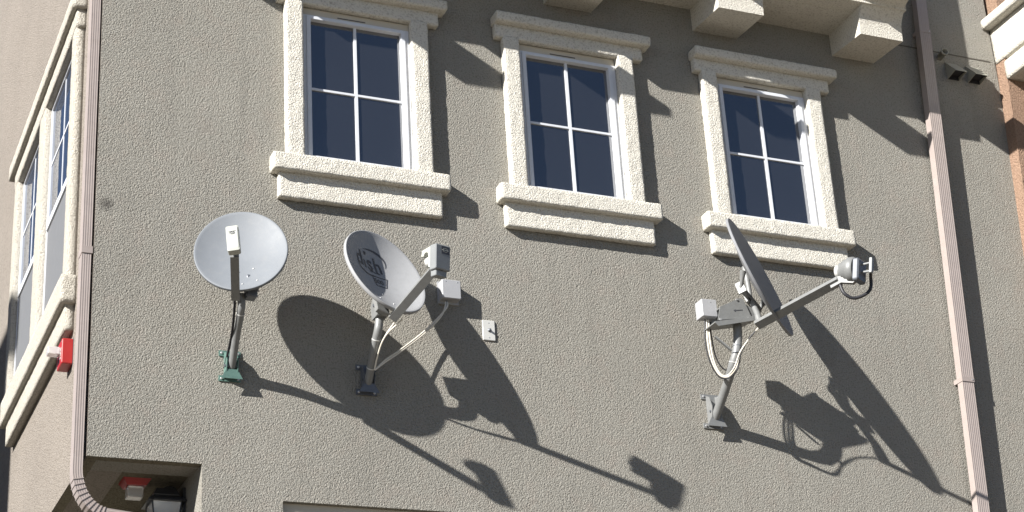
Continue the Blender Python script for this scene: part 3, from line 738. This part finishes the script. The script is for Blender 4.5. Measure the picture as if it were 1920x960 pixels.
# ------------------------------------------------------------------ vents by the right downspout
def hood(x0, x1, label):
    v = thing('vent_hood', label, 'vent hood', ((x0+x1)/2,0,1.21), 'grey sloping vent hoods')
    mb = MB(); t = .004
    zt, zb, d = 1.305, 1.205, .088
    for xx in (x0, x1-t): mb.prism([(-.0005,zt),(-.0005,zb-.02),(-d,zb)], xx, xx+t)
    mb.prism([(-.0005,zt+.001),(-d-.001,zb+.001),(-d-.001,zb-.004),(-.0005,zt-.005)], x0-.001, x1+.001)
    mb.build('hood', M['vent'], v)
    dk = MB(); dk.box(x0+t, x1-t, -.006, -.0008, zb-.018, zt-.006); dk.prism([(-.004,zb+.004),(-d+.012,zb+.008),(-d+.012,zb+.010),(-.004,zb+.03)], x0+t, x1-t); dk.build('duct_dark_fill', M['black'], v)  # black plates stand in for the unlit inside of the hood
    return v
hood(6.470, 6.556, 'sloping grey vent hood in shade, nearer to the right downspout')
hood(6.622, 6.712, 'sloping grey vent hood with its top in sun, nearer to the ochre wall')
pv = thing('vent_pipe', 'short open pipe stub sticking out of the wall beside the vent hoods', 'vent pipe', (6.44,0,1.335))
mb = MB(); mb.lathe((6.438,-.0005,1.333), (-.12,-1,.05), [(.020,0),(.020,.055),(.025,.055),(.025,.072),(.0185,.072),(.0180,.02)], 22); mb.build('pipe', M['vent'], pv)
mb = MB(); mb.lathe((6.438,-.0005,1.333), (-.12,-1,.05), [(.0178,.018),(.0178,.024)], 22); mb.build('bore', M['black'], pv)

# ------------------------------------------------------------------ fire alarms
fa = thing('fire_alarm', 'red fire alarm with clear strobe lens on the sunlit side wall by the downspout', 'fire alarm', (1.275,.5,-.96))
mb = MB(); mb.obox((1.2725,.515,-.962), ((0,1,0),(0,0,1),(1,0,0)), (.062,.066,.0275), .006); fab = mb.build('housing', M['red'], fa)
MB().box(1.2985,1.3002,.448,.582,-1.034,-.889).build('back_plate', M['steel_dark'], fa)
for y_, z_ in ((.468,-.912),(.562,-.912),(.562,-1.012)): MB().lathe((1.2452,y_,z_), (-1,0,0), [(.003,0),(.003,.0012)], 8).build('screw', M['zinc'], fab)
gr = MB()
for k in range(4): gr.box(1.2436, 1.2449, .505, .560, -1.008+k*.009, -1.004+k*.009)
gr.build('grille', M['black'], fab)
mb = MB(); mb.obox((1.215,.520,-.948), ((0,1,0),(0,0,1),(1,0,0)), (.026,.020,.0295), .006); mb.build('strobe_lens', M['lens'], fa)
mb = MB(); mb.obox((1.238,.520,-.948), ((0,1,0),(0,0,1),(1,0,0)), (.020,.015,.006), .002); mb.build('reflector', M['white_pl'], fa)
fl = MB(); flat_on(fl, Vector((1.2446,.475,-.998)), Vector((0,0,1)), Vector((0,1,0)), Vector((-1,0,0)), text_polys('FIRE', .034, .0005)); fl.build('lettering', M['white_pl'], fab)
fs_ = thing('fire_alarm', 'red fire alarm with clear lens under the shaded corner overhang', 'fire alarm', (1.60,.39,RZ+.02))
mb = MB(); zz = RZ+.022
mb.add([(1.535,.33,zz),(1.668,.33,zz),(1.668,.45,zz),(1.535,.45,zz),(1.555,.345,zz-.030),(1.648,.345,zz-.030),(1.648,.435,zz-.030),(1.555,.435,zz-.030)],
       [(3,2,1,0),(4,5,6,7),(0,1,5,4),(1,2,6,5),(2,3,7,6),(3,0,4,7)])
mb.build('housing', M['red'], fs_)
mb = MB(); mb.obox((1.600,.39,zz-.058), ((1,0,0),(0,1,0),(0,0,1)), (.038,.030,.0275), .006); mb.build('strobe_lens', M['lens'], fs_)

# ------------------------------------------------------------------ lantern
LX, LY = 1.735, .36
ln = thing('wall_lantern', 'black coach lantern fixed inside the shaded corner recess', 'lantern', (1.81, LY, -1.8))
def sq(c, hw, z): return [(c[0]-hw,c[1]-hw,z),(c[0]+hw,c[1]-hw,z),(c[0]+hw,c[1]+hw,z),(c[0]-hw,c[1]+hw,z)]
def loft(rings):
    mb = MB(); vs = [p for r_ in rings for p in r_]; fs = []
    for i in range(len(rings)-1):
        for k in range(4): j = (k+1) % 4; fs.append((i*4+k,i*4+j,i*4+4+j,i*4+4+k))
    fs += [(3,2,1,0), tuple(range(len(vs)-4, len(vs)))]
    return mb.add(vs, fs)
c_ = (LX, LY)
loft([sq(c_,.045,-1.668), sq(c_,.062,-1.702), sq(c_,.060,-1.706), sq(c_,.088,-1.730), sq(c_,.090,-1.738)]).build('cap', M['iron'], ln)
loft([sq(c_,.068,-1.7385), sq(c_,.045,-1.93)]).build('glass', M['lens'], ln)
mb = MB()
for sx in (-1,1):
    for sy in (-1,1):
        mb.tube([(LX+sx*.069,LY+sy*.069,-1.738),(LX+sx*.046,LY+sy*.046,-1.932)], .004, 6)
mb.add(sq(c_,.05,-1.945)+sq(c_,.05,-1.931), [(3,2,1,0),(4,5,6,7),(0,1,5,4),(1,2,6,5),(2,3,7,6),(3,0,4,7)])
mb.build('cage', M['iron'], ln)
mb = MB(); mb.tube(smooth_path([(LX,LY,-1.668),(LX+.01,LY,-1.652),(LX+.05,LY,-1.655),(RX-.005,LY,-1.72)], 6), .007, 8); mb.box(RX-.012, RX-.0005, LY-.05, LY+.05, -1.90, -1.66)
mb.build('bracket', M['iron'], ln)
